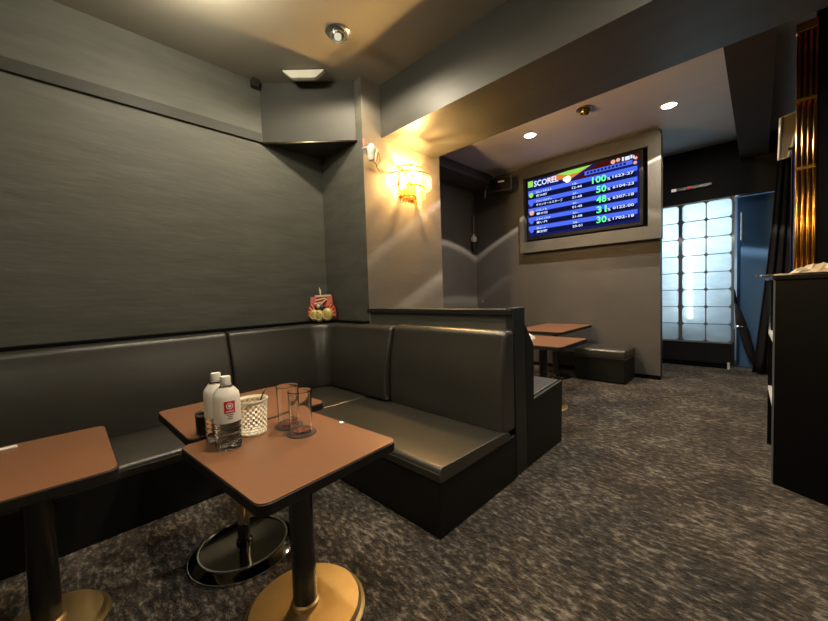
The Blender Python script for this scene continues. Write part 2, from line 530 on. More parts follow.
DL = .842       # seat depth on the left wall
OFF = .08
def left_module(label, y0, y1):
    t = thing('bench_sofa', label, 'sofa', (XL + .45, (y0 + y1) / 2, 0), group='black leather sofa modules')
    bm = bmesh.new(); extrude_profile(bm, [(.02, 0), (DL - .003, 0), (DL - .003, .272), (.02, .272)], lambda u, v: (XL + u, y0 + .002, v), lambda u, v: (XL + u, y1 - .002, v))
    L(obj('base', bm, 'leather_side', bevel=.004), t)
    bm = bmesh.new(); extrude_profile(bm, seatprof(DL), lambda u, v: (XL + u, y0 + .003, v), lambda u, v: (XL + u, y1 - .003, v))
    L(cushion_caps(obj('seat', bm, 'leather')), t)
    bm = bmesh.new(); extrude_profile(bm, backprof(), lambda u, v: (XL + OFF + u, y0 + .003, v), lambda u, v: (XL + OFF + u, y1 - .003, v))
    L(cushion_caps(obj('backrest', bm, 'leather'), .02), t)
    return t
left_module('long black leather bench sofa module along the left wall behind the left table', -1.9, .94)

# corner module: seat polygon, backrest swept round the corner
t = thing('corner_sofa', 'curved black leather corner module of the sofa under the corner cabinet', 'sofa', (-2.7, 1.5, 0), group='black leather sofa modules')
XS = -2.03                                     # seam to the right module (back); seats part at the left seat's front
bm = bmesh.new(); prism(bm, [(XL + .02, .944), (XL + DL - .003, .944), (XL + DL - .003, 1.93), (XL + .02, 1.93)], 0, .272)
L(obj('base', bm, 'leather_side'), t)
bm = bmesh.new(); prism(bm, [(XL + .1, .943), (XL + DL, .943), (XL + DL, 1.9), (XL + .1, 1.9)], .272, .337)
L(obj('seat', bm, 'leather', bevel=.03, segs=4), t)
path = []
R0 = .30
path.append((Vector((XL + OFF, .943)), Vector((1, 0))))
cxr, cyr = XL + OFF + R0, YB - OFF + .06 - R0
path.append((Vector((XL + OFF, cyr - .02)), Vector((1, 0))))
for i in range(13):
    a = PI - PI / 2 * i / 12
    path.append((Vector((cxr + R0 * math.cos(a), cyr + R0 * math.sin(a))), Vector((-math.cos(a), -math.sin(a)))))
path.append((Vector((XS - .003, YB - .02)), Vector((0, -1))))
prof = backprof(z0=.335)
bm = bmesh.new(); rings = []
for p, nrm in path:
    rings.append([bm.verts.new((p.x + nrm.x * u, p.y + nrm.y * u, v)) for u, v in prof])
for A, B in zip(rings, rings[1:]):
    for k in range(len(prof)):
        bm.faces.new((A[k], A[(k + 1) % len(prof)], B[(k + 1) % len(prof)], B[k]))
bm.faces.new(rings[0][::-1]); bm.faces.new(rings[-1])
L(cushion_caps(obj('backrest', bm, 'leather'), .015), t)
bm = bmesh.new()
a = PI * .62
L(obj('seam', tube(bmesh.new(), [(cxr + (R0 - .205 + (.2 - .13) * k) * math.cos(a) , cyr + (R0 - .205 + (.2 - .13) * k) * math.sin(a), .36 + .5 * k) for k in (0, .33, .66, 1)], .004, 6), 'leather'), t)

# right module
YS0 = 1.203
t = thing('end_sofa', 'black leather end module of the sofa against the low partition', 'sofa', (-1.65, 1.55, 0), group='black leather sofa modules')
xr, xl_ = -1.042, XL + DL + .004
fy = lambda u: YB - .005 - u
DR = YB - .005 - YS0
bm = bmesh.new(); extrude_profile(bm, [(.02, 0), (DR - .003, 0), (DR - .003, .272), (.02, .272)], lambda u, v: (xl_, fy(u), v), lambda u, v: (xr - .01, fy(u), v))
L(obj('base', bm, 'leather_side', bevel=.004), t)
bm = bmesh.new(); extrude_profile(bm, seatprof(DR), lambda u, v: (xl_, fy(u), v), lambda u, v: (xr, fy(u), v))
L(cushion_caps(obj('seat', bm, 'leather'), .022), t)
bm = bmesh.new(); extrude_profile(bm, backprof(.17, .11, .3, .915), lambda u, v: (XS + .003, fy(u), v), lambda u, v: (xr - .015, fy(u), v))
L(cushion_caps(obj('backrest', bm, 'leather'), .025), t)

# far sofa behind the partition, facing the television
t = thing('far_sofa', 'black sofa behind the low partition facing the television', 'sofa', (-1.75, 2.4, 0))
sp = [(2.1, .2), (2.66, .2), (2.672, .44), (2.65, .468), (2.2, .44), (2.1, .44)]
bm = bmesh.new(); extrude_profile(bm, sp, lambda u, v: (-2.4, u, v), lambda u, v: (-1.085, u, v))
L(obj('seat', bm, 'leather', bevel=.008), t)
bm = bmesh.new(); extrude_profile(bm, [(2.098, .42), (2.205, .42), (2.215, .78), (2.15, .86), (2.1, .9)], lambda u, v: (-2.4, u, v), lambda u, v: (-1.085, u, v))
L(obj('backrest', bm, 'leather', bevel=.01), t)
L(obj('base', bx(-2.4, -1.1, 2.1, 2.64, 0, .2), 'leather_side'), t)
bm = bmesh.new(); extrude_profile(bm, [(2.092, 0), (2.645, 0), (2.672, .46), (2.2, .43), (2.21, .79), (2.1, .93)], lambda u, v: (-1.085, u, v), lambda u, v: (-1.062, u, v))
L(obj('side_panel', bm, 'leather_side', bevel=.004), t)

# ------------------------------------------------------------------ tables
def table(name, label, x0, x1, y0, y1, z, bxy, br, basem, postm, rz=0, pr=.04, chamfer=False, group='brown pedestal tables', flare=.022):
    cx, cy = (x0 + x1) / 2, (y0 + y1) / 2
    t = thing(name, label, 'table', (cx, cy, 0), rz, group)
    hx, hy = (x1 - x0) / 2, (y1 - y0) / 2
    bm = bmesh.new(); prism(bm, rrect(-hx, hx, -hy, hy, .035), z - .004, z)
    obj('tabletop', bm, 'table', t)
    bm = bmesh.new(); prism(bm, rrect(-hx - .003, hx + .003, -hy - .003, hy + .003, .036), z - .036, z - .0035)
    obj('edge_band', bm, 'edge', t, bevel=.003)['label'] = 'black edge under the brown top'
    q = Matrix.Rotation(-rz, 3, 'Z') @ Vector((bxy[0] - cx, bxy[1] - cy, 0))
    o = obj('pedestal_post', lth([(0, .02), (pr, .02), (pr, z - .05), (.12, z - .05), (.12, z - .036), (0, z - .036)], 28, (q.x, q.y, 0)), postm, t); autosmooth(o)
    o = obj('foot_disc', lth([(0, 0), (br, 0), (br, .008), (br - .012, .016), (br - flare, .03), (0, .034)], 64, (q.x, q.y, 0)), basem, t); autosmooth(o, .25)
    if basem == 'darkchrome':
        for rr_, zz_ in ((br - .002, .0), (br - flare, .026)):
            obj('rim', lth([(rr_ - .004, zz_), (rr_ + .003, zz_), (rr_ + .003, zz_ + .009), (rr_ - .004, zz_ + .009), (rr_ - .004, zz_)], 64, (q.x, q.y, 0)), 'steel', t)['label'] = 'bright steel rim'
    o = obj('collar', lth([(pr, .03), (pr + .008, .03), (pr + .008, .045), (pr, .05)], 28, (q.x, q.y, 0)), basem, t); autosmooth(o)
    return t
ZT = .609
table('pedestal_table', 'brown table with brass foot, nearest the camera, under the front water bottle', -1.5646, -.9446, .3288, .8528, ZT, (-1.185, .592), .215, 'brass', 'post', math.radians(4.0), .042)
table('pedestal_table', 'brown table with polished chrome foot, set between the tumbler table and left bench', -2.14, -1.598, .345, .955, ZT, (-1.70, .565), .225, 'darkchrome', 'chrome', math.radians(1), .026, flare=.04)
table('pedestal_table', 'brown table cut by the left edge of the photo, in front of the bench', -2.11, -1.52, -.48, .132, ZT, (-1.79, -.07), .17, 'brass', 'post', math.radians(-1), .04)
table('far_table', 'small brown table behind the low partition, nearest its far seat', -1.80, -1.215, 3.03, 3.70, .65, (-1.52, 3.36), .22, 'brass', 'post')
table('far_table', 'brown table standing against the wall below the television', -2.2, -1.60, 4.0, 5.05, .66, (-1.90, 4.58), .18, 'chrome', 'post')

# stool
t = thing('stool', 'low black leather box stool against the wall below the television', 'stool', (-1.4, 4.86, 0))
L(obj('body', bx(-1.68, -1.11, 4.63, 5.08, .01, .3), 'leather_side', bevel=.012), t)
L(autosmooth(obj('cushion', bx(-1.69, -1.10, 4.62, 5.09, .3, .405), 'leather', bevel=.03, segs=4)), t)
L(obj('piping', bx(-1.694, -1.096, 4.616, 5.094, .296, .304), 'leather'), t)

# ------------------------------------------------------------------ on the tables
def bottle(label, x, y, rz):
    t = thing('water_bottle', label, 'bottle', (x, y, ZT), rz, 'clear water bottles')
    prof = [(0, .004), (.03, .0), (.043, .006), (.0445, .018)]
    z = .022
    while z < .095:
        prof += [(.0445, z), (.0415, z + .006), (.0415, z + .009), (.0445, z + .015)]
        z += .018
    prof += [(.0445, .12), (.0435, .125), (.0445, .13), (.0445, .19), (.041, .205), (.024, .226), (.0145, .236), (.0145, .242), (0, .242)]
    o = obj('body', lth(prof, 40), 'pet', t); autosmooth(o, .5)
    o = obj('sleeve', lathe(bmesh.new(), [(.0451, .102), (.0451, .19), (.0416, .2055), (.0262, .2255)], 40), 'sleeve', t); autosmooth(o)
    prof = [(0, .238), (.0175, .238), (.0175, .262), (.0155, .265), (0, .265)]
    o = obj('cap', lth(prof, 32), 'white', t); autosmooth(o)
    bm = bmesh.new()
    lathe(bm, [(.0165, .2335), (.0185, .2335), (.0185, .2365), (.0165, .2365)], 32)
    obj('neck_ring', bm, 'white', t)
    def patch(z0, z1, a0, a1, r, n=10):
        bm = bmesh.new()
        lathe(bm, [(r, z0), (r, z1)], n, a0=a0, a1=a1)
        return bm
    lab = obj('label_patch', patch(.138, .181, -.40, .40, .0458), 'red', t)
    # round white emblem and a line of white print on the red patch
    bm = bmesh.new()
    def disc(ca, cz, rr, r, inner=0):
        n = 20; R = r
        ring = []
        for i in range(n):
            a = 2 * PI * i / n
            ring.append(((ca + rr * math.cos(a) / R), cz + rr * math.sin(a)))
        if inner:
            ring2 = [(ca + inner * math.cos(2 * PI * i / n) / R, cz + inner * math.sin(2 * PI * i / n)) for i in range(n)]
            V = [bm.verts.new((R * math.cos(a), R * math.sin(a), z)) for a, z in ring]
            W = [bm.verts.new((R * math.cos(a), R * math.sin(a), z)) for a, z in ring2]
            for i in range(n):
                bm.faces.new((V[i], V[(i + 1) % n], W[(i + 1) % n], W[i]))
        else:
            bm.faces.new([bm.verts.new((R * math.cos(a), R * math.sin(a), z)) for a, z in ring])
    disc(0, .164, .0115, .0464, .0088); disc(0, .164, .0055, .0464)
    for k in range(7):
        a = -.28 + k * .08
        for q in range(1):
            lathe(bm, [(.0464, .1425), (.0464, .1475)], 2, a0=a, a1=a + .05)
    obj('emblem', bm, 'paperwhite', lab)
    bm = bmesh.new()
    for zz, w in ((.131, .26), (.124, .16), (.117, .2)):
        lathe(bm, [(.0459, zz), (.0459, zz + .003)], 6, a0=-w, a1=w)
    obj('small_print', bm, 'greyprint', t)
    return t
bottle('front clear water bottle with white cap and red label, on the near table', -1.395, .430, -.1)
bottle('rear clear water bottle with white cap, half hidden behind the front bottle', -1.49, .426, 1.3)

def tumbler(label, x, y):
    t = thing('tumbler', label, 'glass', (x, y, ZT + .006), 0, 'tumblers on coasters')
    prof = [(0, .0), (.040, .0), (.0425, .003), (.0455, .155), (.0465, .166), (.0445, .1675), (.042, .16), (.0395, .012), (.034, .006), (0, .005)]
    o = obj('glass_body', lth(prof, 44), 'glass', t); autosmooth(o, .5)
    return t
def coaster(label, x, y):
    t = thing('coaster', label, 'coaster', (x, y, ZT), 0, 'round coasters')
    o = obj('disc', lth([(0, 0), (.056, 0), (.058, .002), (.056, .0055), (0, .0055)], 40), 'coaster', t); autosmooth(o)
    bm = bmesh.new()
    for k in range(5):
        a = 2 * PI * k / 5 + .3
        prism(bm, [(.026 * math.cos(a) + rr * math.cos(b), .026 * math.sin(a) + rr * math.sin(b)) for b, rr in [(2 * PI * i / 10, .0125 if i % 2 else .0085) for i in range(10)]], .0052, .0058)
    prism(bm, [(.01 * math.cos(2 * PI * i / 14), .01 * math.sin(2 * PI * i / 14)) for i in range(14)], .0052, .0058)
    obj('print', bm, 'coaster_red', t)['label'] = 'orange red flower print'
    return t
for who, x, y in (('left', -1.425, .678), ('right', -1.308, .672)):
    tumbler('clear glass tumbler, the %s of the two on the near table' % ('left and farther' if who == 'left' else 'right and nearer'), x, y)
    coaster('dark round coaster under the %s tumbler' % ('left, farther' if who == 'left' else 'right, nearer'), x, y)

# perforated holder
t = thing('perforated_holder', 'cream perforated plastic holder between the bottles and tumblers', 'holder', (-1.470, .545, ZT))
t.scale = (1.1, 1.1, 1.04)
bm = bmesh.new()
N, K, h = 36, 13, .132
rows = []
for k in range(K + 1):
    z = h * k / K
    r = .049 + .006 * k / K
    rows.append([bm.verts.new((r * math.cos(2 * PI * i / N), r * math.sin(2 * PI * i / N), z)) for i in range(N)])
cells = []
for k in range(K):
    for i in range(N):
        o_ = 0 if k % 2 == 0 else 1
        cells.append((bm.faces.new((rows[k][i], rows[k][(i + 1) % N], rows[k + 1][(i + 1) % N], rows[k + 1][i])), k, i))
hole = [f for f, k, i in cells if 0 < k < K - 1 and (i + k) % 2 == 0]
res = bmesh.ops.inset_individual(bm, faces=hole, thickness=.0014)
bmesh.ops.delete(bm, geom=hole, context='FACES')
o = obj('basket_wall', bm, 'basket', t, smooth=True)
sm = o.modifiers.new('thick', 'SOLIDIFY'); sm.thickness = .0025
obj('bottom', lth([(0, .001), (.047, .001), (.047, .005), (0, .005)], 32), 'basket', t)
bm = lathe(bmesh.new(), [(.0535, h - .003), (.0575, h - .003), (.0575, h + .003), (.0535, h + .003), (.0535, h - .003)], 40)
obj('rim', bm, 'basket', t)
st = thing('black_stick', 'short black stick standing in the cream perforated holder', 'stick', (-1.465, .553, ZT + .007))
obj('shaft', tube(bmesh.new(), [(-.02, -.01, .002), (.0, .012, .09), (.018, .036, .158)], .0028, 8), 'canblack', st)
obj('tip', tube(bmesh.new(), [(.018, .036, .158), (.021, .0405, .17)], [.0032, .0024], 8), 'steel', st)
# black tin
t = thing('ashtray_tin', 'small black round tin with shiny rim left of the bottles', 'tin', (-1.612, .425, ZT))
t.scale = (1.12, 1.12, 1.08)
o = obj('can', lth([(0, 0), (.04, 0), (.041, .003), (.041, .075), (.038, .075), (.037, .06), (0, .06)], 36), 'canblack', t); autosmooth(o)
o = obj('rim', lth([(.037, .075), (.042, .075), (.042, .081), (.0385, .083), (.037, .075)], 36), 'steel', t); autosmooth(o)
o = obj('foot_ring', lth([(.0408, .001), (.0418, .001), (.0418, .007), (.0408, .007)], 36), 'steel', t)
# bits of paper
bm = bmesh.new(); prism(bm, [(0, 0), (.022, -.004), (.026, .012), (.004, .016)], 0, .0025)
tag(obj('paper_scrap', bm, 'paperwhite', loc=(-1.29, .835, ZT + .0005)), 'tiny white paper scrap at the far edge of the near table', 'paper')
bm = bmesh.new(); prism(bm, rrect(-.012, .012, -.055, .055, .008), 0, .006)
o = tag(obj('paper_wrapper', bm, 'paperwhite', loc=(-2.055, -.175, ZT + .0005), bevel=.002), 'white paper wrapper on the table at the left edge', 'paper')
o.rotation_euler = (0, 0, .15)
def crumple(bm, cx, cy, cz, sx, sy, sz, seed, n=10):
    rnd = random.Random(seed)
    rows = []
    for i in range(n + 1):
        rows.append([bm.verts.new((cx + sx * (i / n - .5) + rnd.uniform(-.1, .1) * sx / n * 4, cy + sy * (j / n - .5) + rnd.uniform(-.1, .1) * sy / n * 4,
                     cz + (sz * (.25 + rnd.random() * .75) * (1 - (2 * i / n - 1) ** 2 * .75) * (1 - (2 * j / n - 1) ** 2 * .75) if 0 < i < n and 0 < j < n else 0.001))) for j in range(n + 1)])
    for i in range(n):
        for j in range(n):
            bm.faces.new((rows[i][j], rows[i + 1][j], rows[i + 1][j + 1], rows[i][j + 1]))
    return bm
o = tag(obj('crumpled_napkin', crumple(bmesh.new(), 0, 0, 0, .15, .13, .07, 4), 'paperwhite', loc=(-1.72, 3.42, .6505)), 'crumpled white napkin on the table behind the partition', 'napkin')
sm = o.modifiers.new('thick', 'SOLIDIFY'); sm.thickness = .002

# ------------------------------------------------------------------ lucky-rake ornament on the ledge
t = thing('charm_ornament', 'red and gold festive charm ornament on the ledge in the sofa corner', 'ornament', (-2.965, 1.80, .925), math.radians(42))
t.scale = (1.12, 1.12, 1.3)
W = .2
def slab(name, pts, y0, y1, mat, lab=None):
    bm = bmesh.new()
    extrude_profile(bm, pts, lambda u, v: (u, y0, v), lambda u, v: (u, y1, v))
    o = obj(name, bm, mat, t, bevel=.003)
    if lab: o['label'] = lab
    return o
slab('back_board', [(-.09, .02), (.09, .02), (.095, .18), (-.095, .18)], .0, .012, 'o_dark')
slab('red_panel', [(-.085, .1), (.085, .1), (.09, .175), (-.09, .175)], -.008, .0, 'o_red')
slab('top_band', [(-.06, .172), (.075, .176), (.075, .19), (-.06, .186)], -.014, -.004, 'o_cream')
slab('pink_panel', [(.035, .1), (.09, .11), (.085, .185), (.04, .18)], -.014, -.007, 'o_pink')
slab('pink_panel', [(-.1, .11), (-.05, .105), (-.055, .17), (-.098, .175)], -.014, -.007, 'o_pink')
for k, (a, b_) in enumerate((((-.05, .15), (.03, .165)), ((-.02, .11), (.04, .16)), ((-.06, .125), (.0, .135)))):
    obj('rake_tooth', tube(bmesh.new(), [(a[0], -.02, a[1]), (b_[0], -.02, b_[1])], .006, 6), 'o_cream', t)
for s in (-1, 1):
    bm = bmesh.new()
    pts = [(s * .045, .055)] + [(s * (.045 + .075 * math.cos(q)), .055 + .085 * math.sin(q)) for q in [(-.35 + 1.5 * i / 9) for i in range(10)]]
    extrude_profile(bm, pts if s > 0 else pts[::-1], lambda u, v: (u, -.03, v), lambda u, v: (u, -.02, v))
    f = obj('fan', bm, 'o_red', t)
    for i in range(4):
        q = -.2 + .4 * i
        obj('fan_rib', tube(bmesh.new(), [(s * .05, -.033, .06), (s * (.045 + .07 * math.cos(q)), -.033, .055 + .08 * math.sin(q))], .003, 5), 'o_cream', f)
for px, pz, r in ((-.062, .045, .042), (-.02, .04, .047), (.05, .048, .05)):
    bm = bmesh.new(); bmesh.ops.create_uvsphere(bm, u_segments=18, v_segments=12, radius=r)
    bmesh.ops.scale(bm, vec=(1, .55, .95), verts=bm.verts[:])
    o = obj('gold_coin', bm, 'o_gold', t, loc=(px, -.045, pz), smooth=True)
    tor = lathe(bmesh.new(), [(r * .62, -.004), (r * .7, 0), (r * .62, .004), (r * .56, 0), (r * .62, -.004)], 20)
    bmesh.ops.rotate(tor, verts=tor.verts[:], cent=(0, 0, 0), matrix=Matrix.Rotation(PI / 2, 3, 'X'))
    obj('coin_ring', tor, 'o_cream', o, loc=(0, -r * .42, 0))
bm = bmesh.new(); bmesh.ops.create_uvsphere(bm, u_segments=12, v_segments=8, radius=.02)
obj('blue_bead', bm, 'o_blue', t, loc=(.01, -.05, .1), smooth=True)
bm = bmesh.new(); bmesh.ops.create_uvsphere(bm, u_segments=12, v_segments=8, radius=.016)
obj('white_bead', bm, 'o_cream', t, loc=(-.022, -.05, .108), smooth=True)
obj('feather_tip', tube(bmesh.new(), [(-.012, -.005, .185), (-.015, -.005, .215), (-.02, -.005, .245)], [.005, .010, .001], 8), 'o_cream', t)

# ------------------------------------------------------------------ crystal wall light
YS, ZS = 2.47, 2.19
t = thing('crystal_wall_light', 'lit tiered crystal wall light glowing on the pillar above the partition', 'wall light', (XP, YS, ZS))
obj('back_plate', bx(0, .012, -.11, .11, -.12, .16), 'gold', t, bevel=.004)
def half_ring(r, z, w=.012):
    bm = bmesh.new()
    lathe(bm, [(r - .006, z), (r + .006, z), (r + .006, z + w), (r - .006, z + w), (r - .006, z)], 24, a0=-PI / 2, a1=PI / 2)
    return bm
tiers = ((.14, .15, .08, 12), (.225, .07, .11, 21), (.165, -.03, .10, 15), (.09, -.115, .08, 9))
proto = None
for r, z, hh, n in tiers:
    obj('tier_ring', half_ring(r, z), 'gold', t)
    for i in range(n):
        a = -PI / 2 + PI * (i + .5) / n
        bm = bmesh.new()
        lathe(bm, [(0, 0), (.0035, 0), (.010, -.006), (.010, -hh + .012), (0, -hh)], 6, (0, 0, 0))
        if proto is None or proto[1] != hh:
            o = obj('crystal_rod', bm, 'crystal', t); proto = (o, hh)
        else:
            bm.free(); o = proto[0].copy(); COL.objects.link(o); o.parent = t
        o.location = (max(r * math.cos(a), .022), r * math.sin(a), z)
for dy, dz in ((-.045, .075), (.045, .075), (0, .03)):
    bm = bmesh.new()
    lathe(bm, [(0, -.02), (.011, -.015), (.014, .0), (.009, .022), (0, .036)], 14)
    obj('bulb', bm, 'bulb', t, loc=(.085, dy, dz), smooth=True)
    bm = bmesh.new(); tube(bm, [(.006, dy, dz - .03), (.085, dy, dz - .03), (.085, dy, dz - .016)], .006, 8)
    obj('bulb_holder', bm, 'gold', t)

# ------------------------------------------------------------------ small white spotlight on the pillar's corner
t = thing('white_spotlight', 'small white spotlight with bracket and loose cables at the pillar top corner', 'spotlight', (XP, 2.02, 2.37))
o = obj('bracket', bx(.0, .012, -.03, .03, .0, .06), 'white', t, bevel=.003)
obj('arm', tube(bmesh.new(), [(.01, 0, .03), (.05, -.01, .03), (.06, -.02, .0)], .008, 8), 'white', t)
bm = bmesh.new()
lathe(bm, [(0, .07), (.02, .068), (.026, .05), (.046, .04), (.05, .02), (.044, -.01), (.036, -.03), (.036, -.055), (.03, -.072), (0, -.08)], 24)
o = obj('lamp_head', bm, 'white', t, loc=(.075, -.035, 0)); autosmooth(o)
obj('clip', tube(bmesh.new(), [(.07, -.13, .01), (.07, -.085, .03), (.07, -.07, .02)], .008, 8), 'white', t)
obj('lever', tube(bmesh.new(), [(.07, -.11, .03), (.07, -.115, .09)], .009, 8), 'o_pink', t)
obj('cable', tube(bmesh.new(), [(.03, .03, .05), (.04, .07, .03), (.04, .09, -.03), (.03, .06, -.08), (.02, .03, -.05)], .005, 6), 'cable', t)
obj('cable', tube(bmesh.new(), [(.05, .02, .05), (.06, .045, .02), (.06, .03, -.04), (.03, .05, -.09), (.01, .11, -.13)], .005, 6), 'cable', t)

# ------------------------------------------------------------------ television and its housing
YF = 5.02
hs = thing('television_housing', 'grey raised wall surround with rounded corner framing the television', 'surround', (-1.7, YTV, 1.71))
x0, x1, z0, z1 = -2.605, -.825, 1.71, 2.965
a0, a1, b0, b1 = -2.535, -.955, 1.865, 2.80
bm = bmesh.new()
for q in ((x0, x1, z0, b0), (x0, x1, b1, z1 - .0), (x0, a0, b0, b1), (a1, x1, b0, b1)):
    box(bm, q[0], q[1], YF, YTV - .002, q[2], q[3])
bmesh.ops.remove_doubles(bm, verts=bm.verts[:], dist=1e-5)
# frame without inner seams: rebuild as one ring
bm.free(); bm = bmesh.new()
outer = [(x0, z0), (x1, z0)] + [(x1 - .07 + .07 * math.cos(PI / 2 * i / 6), z1 - .07 + .07 * math.sin(PI / 2 * i / 6)) for i in range(7)] + [(x0, z1)]
inner = [(a0, b0), (a1, b0), (a1, b1), (a0, b1)]
def ringfaces(bm, y):
    O = [bm.verts.new((u, y, v)) for u, v in outer]; I = [bm.verts.new((u, y, v)) for u, v in inner]
    bm.faces.new((O[0], O[1], I[1], I[0]))
    bm.faces.new([O[1]] + O[2:9] + [I[2], I[1]])
    bm.faces.new((O[8], O[9], I[3], I[2]))
    bm.faces.new((O[9], O[0], I[0], I[3]))
    return O, I
O1, I1 = ringfaces(bm, YF); O2, I2 = ringfaces(bm, YTV - .002)
for A, B in ((O1, O2), (I1, I2)):
    for i in range(len(A)):
        j = (i + 1) % len(A); bm.faces.new((A[i], A[j], B[j], B[i]))
L(obj('frame', bm, 'tvframe'), hs)
L(obj('recess_lining', bx(a0, a1, 5.115, 5.136, b0, b1), 'black'), hs)

sx0, sx1, sz0, sz1 = -2.468, -1.045, 1.94, 2.762
tv = thing('television', 'wall television showing a blue karaoke score list', 'television', ((sx0 + sx1) / 2, 5.07, sz0))
L(obj('cabinet', bx(sx0 - .035, sx1 + .035, 5.045, 5.112, sz0 - .05, sz1 + .03), 'bezel', bevel=.004), tv)
SW, SH = sx1 - sx0, sz1 - sz0
YSN = 5.043
def uv(u, v, d=0):   # u right, v up on the screen
    return (sx0 + u * SW, YSN - d, sz0 + v * SH)
def quadset(qs, d):
    bm = bmesh.new()
    for pts in qs:
        bm.faces.new([bm.verts.new(uv(u, v, d)) for u, v in pts])
    return bm
def rect(u0, u1, v0, v1): return [(u0, v0), (u1, v0), (u1, v1), (u0, v1)]
def disc2(u, v, r, n=16): return [(u + r * math.cos(2 * PI * i / n), v + r * 1.73 * math.sin(2 * PI * i / n)) for i in range(n)]
scr = L(obj('screen', quadset([rect(0, 1, 0, 1)], 0), 's_bg'), tv)
def sub(name, bm, mat):
    o = obj(name, bm, mat)
    o.parent = scr; o.location = -Vector(tv.location) - Vector(scr.location)
    o.location = Vector((0, 0, 0)); 
    return o
RH, V0 = .158, .03
sub('row_band', quadset([rect(.0, .985, V0 + RH * k + .085, V0 + RH * (k + 1) - .004) for k in range(5)], .001), 's_blue')
sub('row_dark_band', quadset([rect(.05, .97, V0 + RH * k + .008, V0 + RH * k + .07) for k in range(5)], .001), 's_dark')  # dark lower band of each row in the displayed picture
sub('title_sky', quadset([[(.44, .86), (.62, 1), (.42, 1), (.2, .97), (.2, .92)]], .001), 's_orange')
sub('title_green', quadset([[(.3, .985), (.42, .93), (.5, .93), (.62, 1.0), (.4, 1.0)]], .0015), 's_lime')
sub('title_dark', quadset([[(.46, .83), (.68, 1.0), (1, 1.0), (1, .9), (.6, .83)]], .002), 's_maroon')
sub('title_glow', quadset([disc2(.405, .865, .032), disc2(.38, .875, .02)], .0025), 's_sun')
sub('title_band', quadset([rect(.56, .95, .855, .915)], .0025), 's_blue')
for q in (disc2(.80, .955, .02, 7), disc2(.84, .965, .018, 6), disc2(.975, .93, .014, 5), disc2(.97, .865, .015, 6)):
    sub('title_art', quadset([q], .003), 's_pink')
sub('title_lettering', quadset([rect(.87, .885, .93, .99), rect(.893, .93, .93, .985), rect(.935, .95, .94, .99), rect(.955, .965, .93, .975)], .003), 's_white')
sub('green_badge', quadset([rect(.0, .055, .88, .985), disc2(.032, V0 + RH * 4 + .075, .025)], .0025), 's_lime')
sub('row_icon', quadset([disc2(.032, V0 + RH * k + .075, .022) for k in (0, 1, 3)], .0025), 's_blue')
sub('row_icon', quadset([disc2(.036, V0 + RH * 2 + .075, .026)], .0025), 's_pink')
def txt(name, items, mat, d=.004):
    bm = text_bm([(s, u * SW, v * SH, hh * SH, (w * SW if w else None)) for s, u, v, hh, w in items])
    for v in bm.verts:
        v.co = Vector((sx0 + v.co.x, YSN - d, sz0 + v.co.y))
    return sub(name, bm, mat)
sc5 = ['30', '31', '48', '50', '100']
code = ['1702-18', '0122-00', '6307-18', '6104-23', '1623-27']
tm = ['20-01', '21-08', '01-45', '21-68', '12-44']
nm = [('ホシノ', '星空夜'), ('ミライノウタ', '青い風'), ('ハルノヒ', '春の日'), ('ナツノメロディ', 'サマンオールスターズ'), ('ヨルノマチカド', '夜の町')]
it = [('SCOREL', .066, .87, .10, .25)]
gr = []
for k in range(5):
    vb = V0 + RH * k
    it += [(nm[k][0], .085, vb + .085, .038, .05 + .016 * len(nm[k][0])), (nm[k][1], .085, vb + .022, .042, .05 + .022 * len(nm[k][1])),
           (tm[k][:3], .45, vb + .088, .03, .05), (tm[k], .445, vb + .022, .038, .09), (code[k], .795, vb + .05, .042, .165), ('%', .752, vb + .04, .042, .025)]
    w = .12 if len(sc5[k]) == 3 else .085
    gr.append((sc5[k], .745 - w, vb + .032, .105, w))
it += [('POWER LIVE SCORE', .58, .87, .03, .34)][:0]
for q in it:
    txt('title_writing' if q[0] == 'SCOREL' else 'row_writing', [q], 's_white')
for q in gr:
    txt('score_digits', [q], 's_green')
sub('title_print', quadset([rect(.58 + .03 * i, .60 + .03 * i, .868, .902) for i in range(11)], .003), 's_bg')

# black wall speaker
t = thing('wall_speaker', 'small black wall speaker on a bracket beside the television', 'speaker', (-2.83, 4.9, 2.65), math.radians(20))
obj('enclosure', bx(-.17, .17, -.09, .09, 0, .21), 'speaker', t, bevel=.012)
obj('grille', bx(-.15, .15, -.098, -.09, .02, .19), 'black', t, bevel=.004)
obj('glint_bar', bx(-.03, .06, -.104, -.098, .13, .15), 'o_cream', t)['label'] = 'small cream bar painted as a glint'  # cream bar stands in for a glint on the speaker front
obj('bracket', tube(bmesh.new(), [(-.1, .08, .2), (-.14, .12, .26), (-.14, .12, .33)], .012, 8), 'steel', t)
obj('cable', tube(bmesh.new(), [(-.17, -.02, .18), (-.21, -.03, .12), (-.24, -.03, .05), (-.25, -.03, -.05)], .008, 6), 'cable', t)
# white hanging plug
t = thing('hanging_plug', 'small white plug hanging on a cord in the alcove corner', 'plug', (-3.44, 5.02, 2.03))
obj('plug_body', lth([(0, -.06), (.03, -.055), (.05, -.02), (.05, .03), (.02, .06), (.012, .09), (0, .09)], 20), 'white', t, smooth=True)
obj('cord', tube(bmesh.new(), [(0, 0, .08), (.002, 0, .2), (0, .01, .38)], .012, 8), 'cable', t)
obj('socket', lth([(0, -.2), (.03, -.2), (.045, -.13), (.04, -.05), (0, -.05)], 16), 'speaker', t, smooth=True)

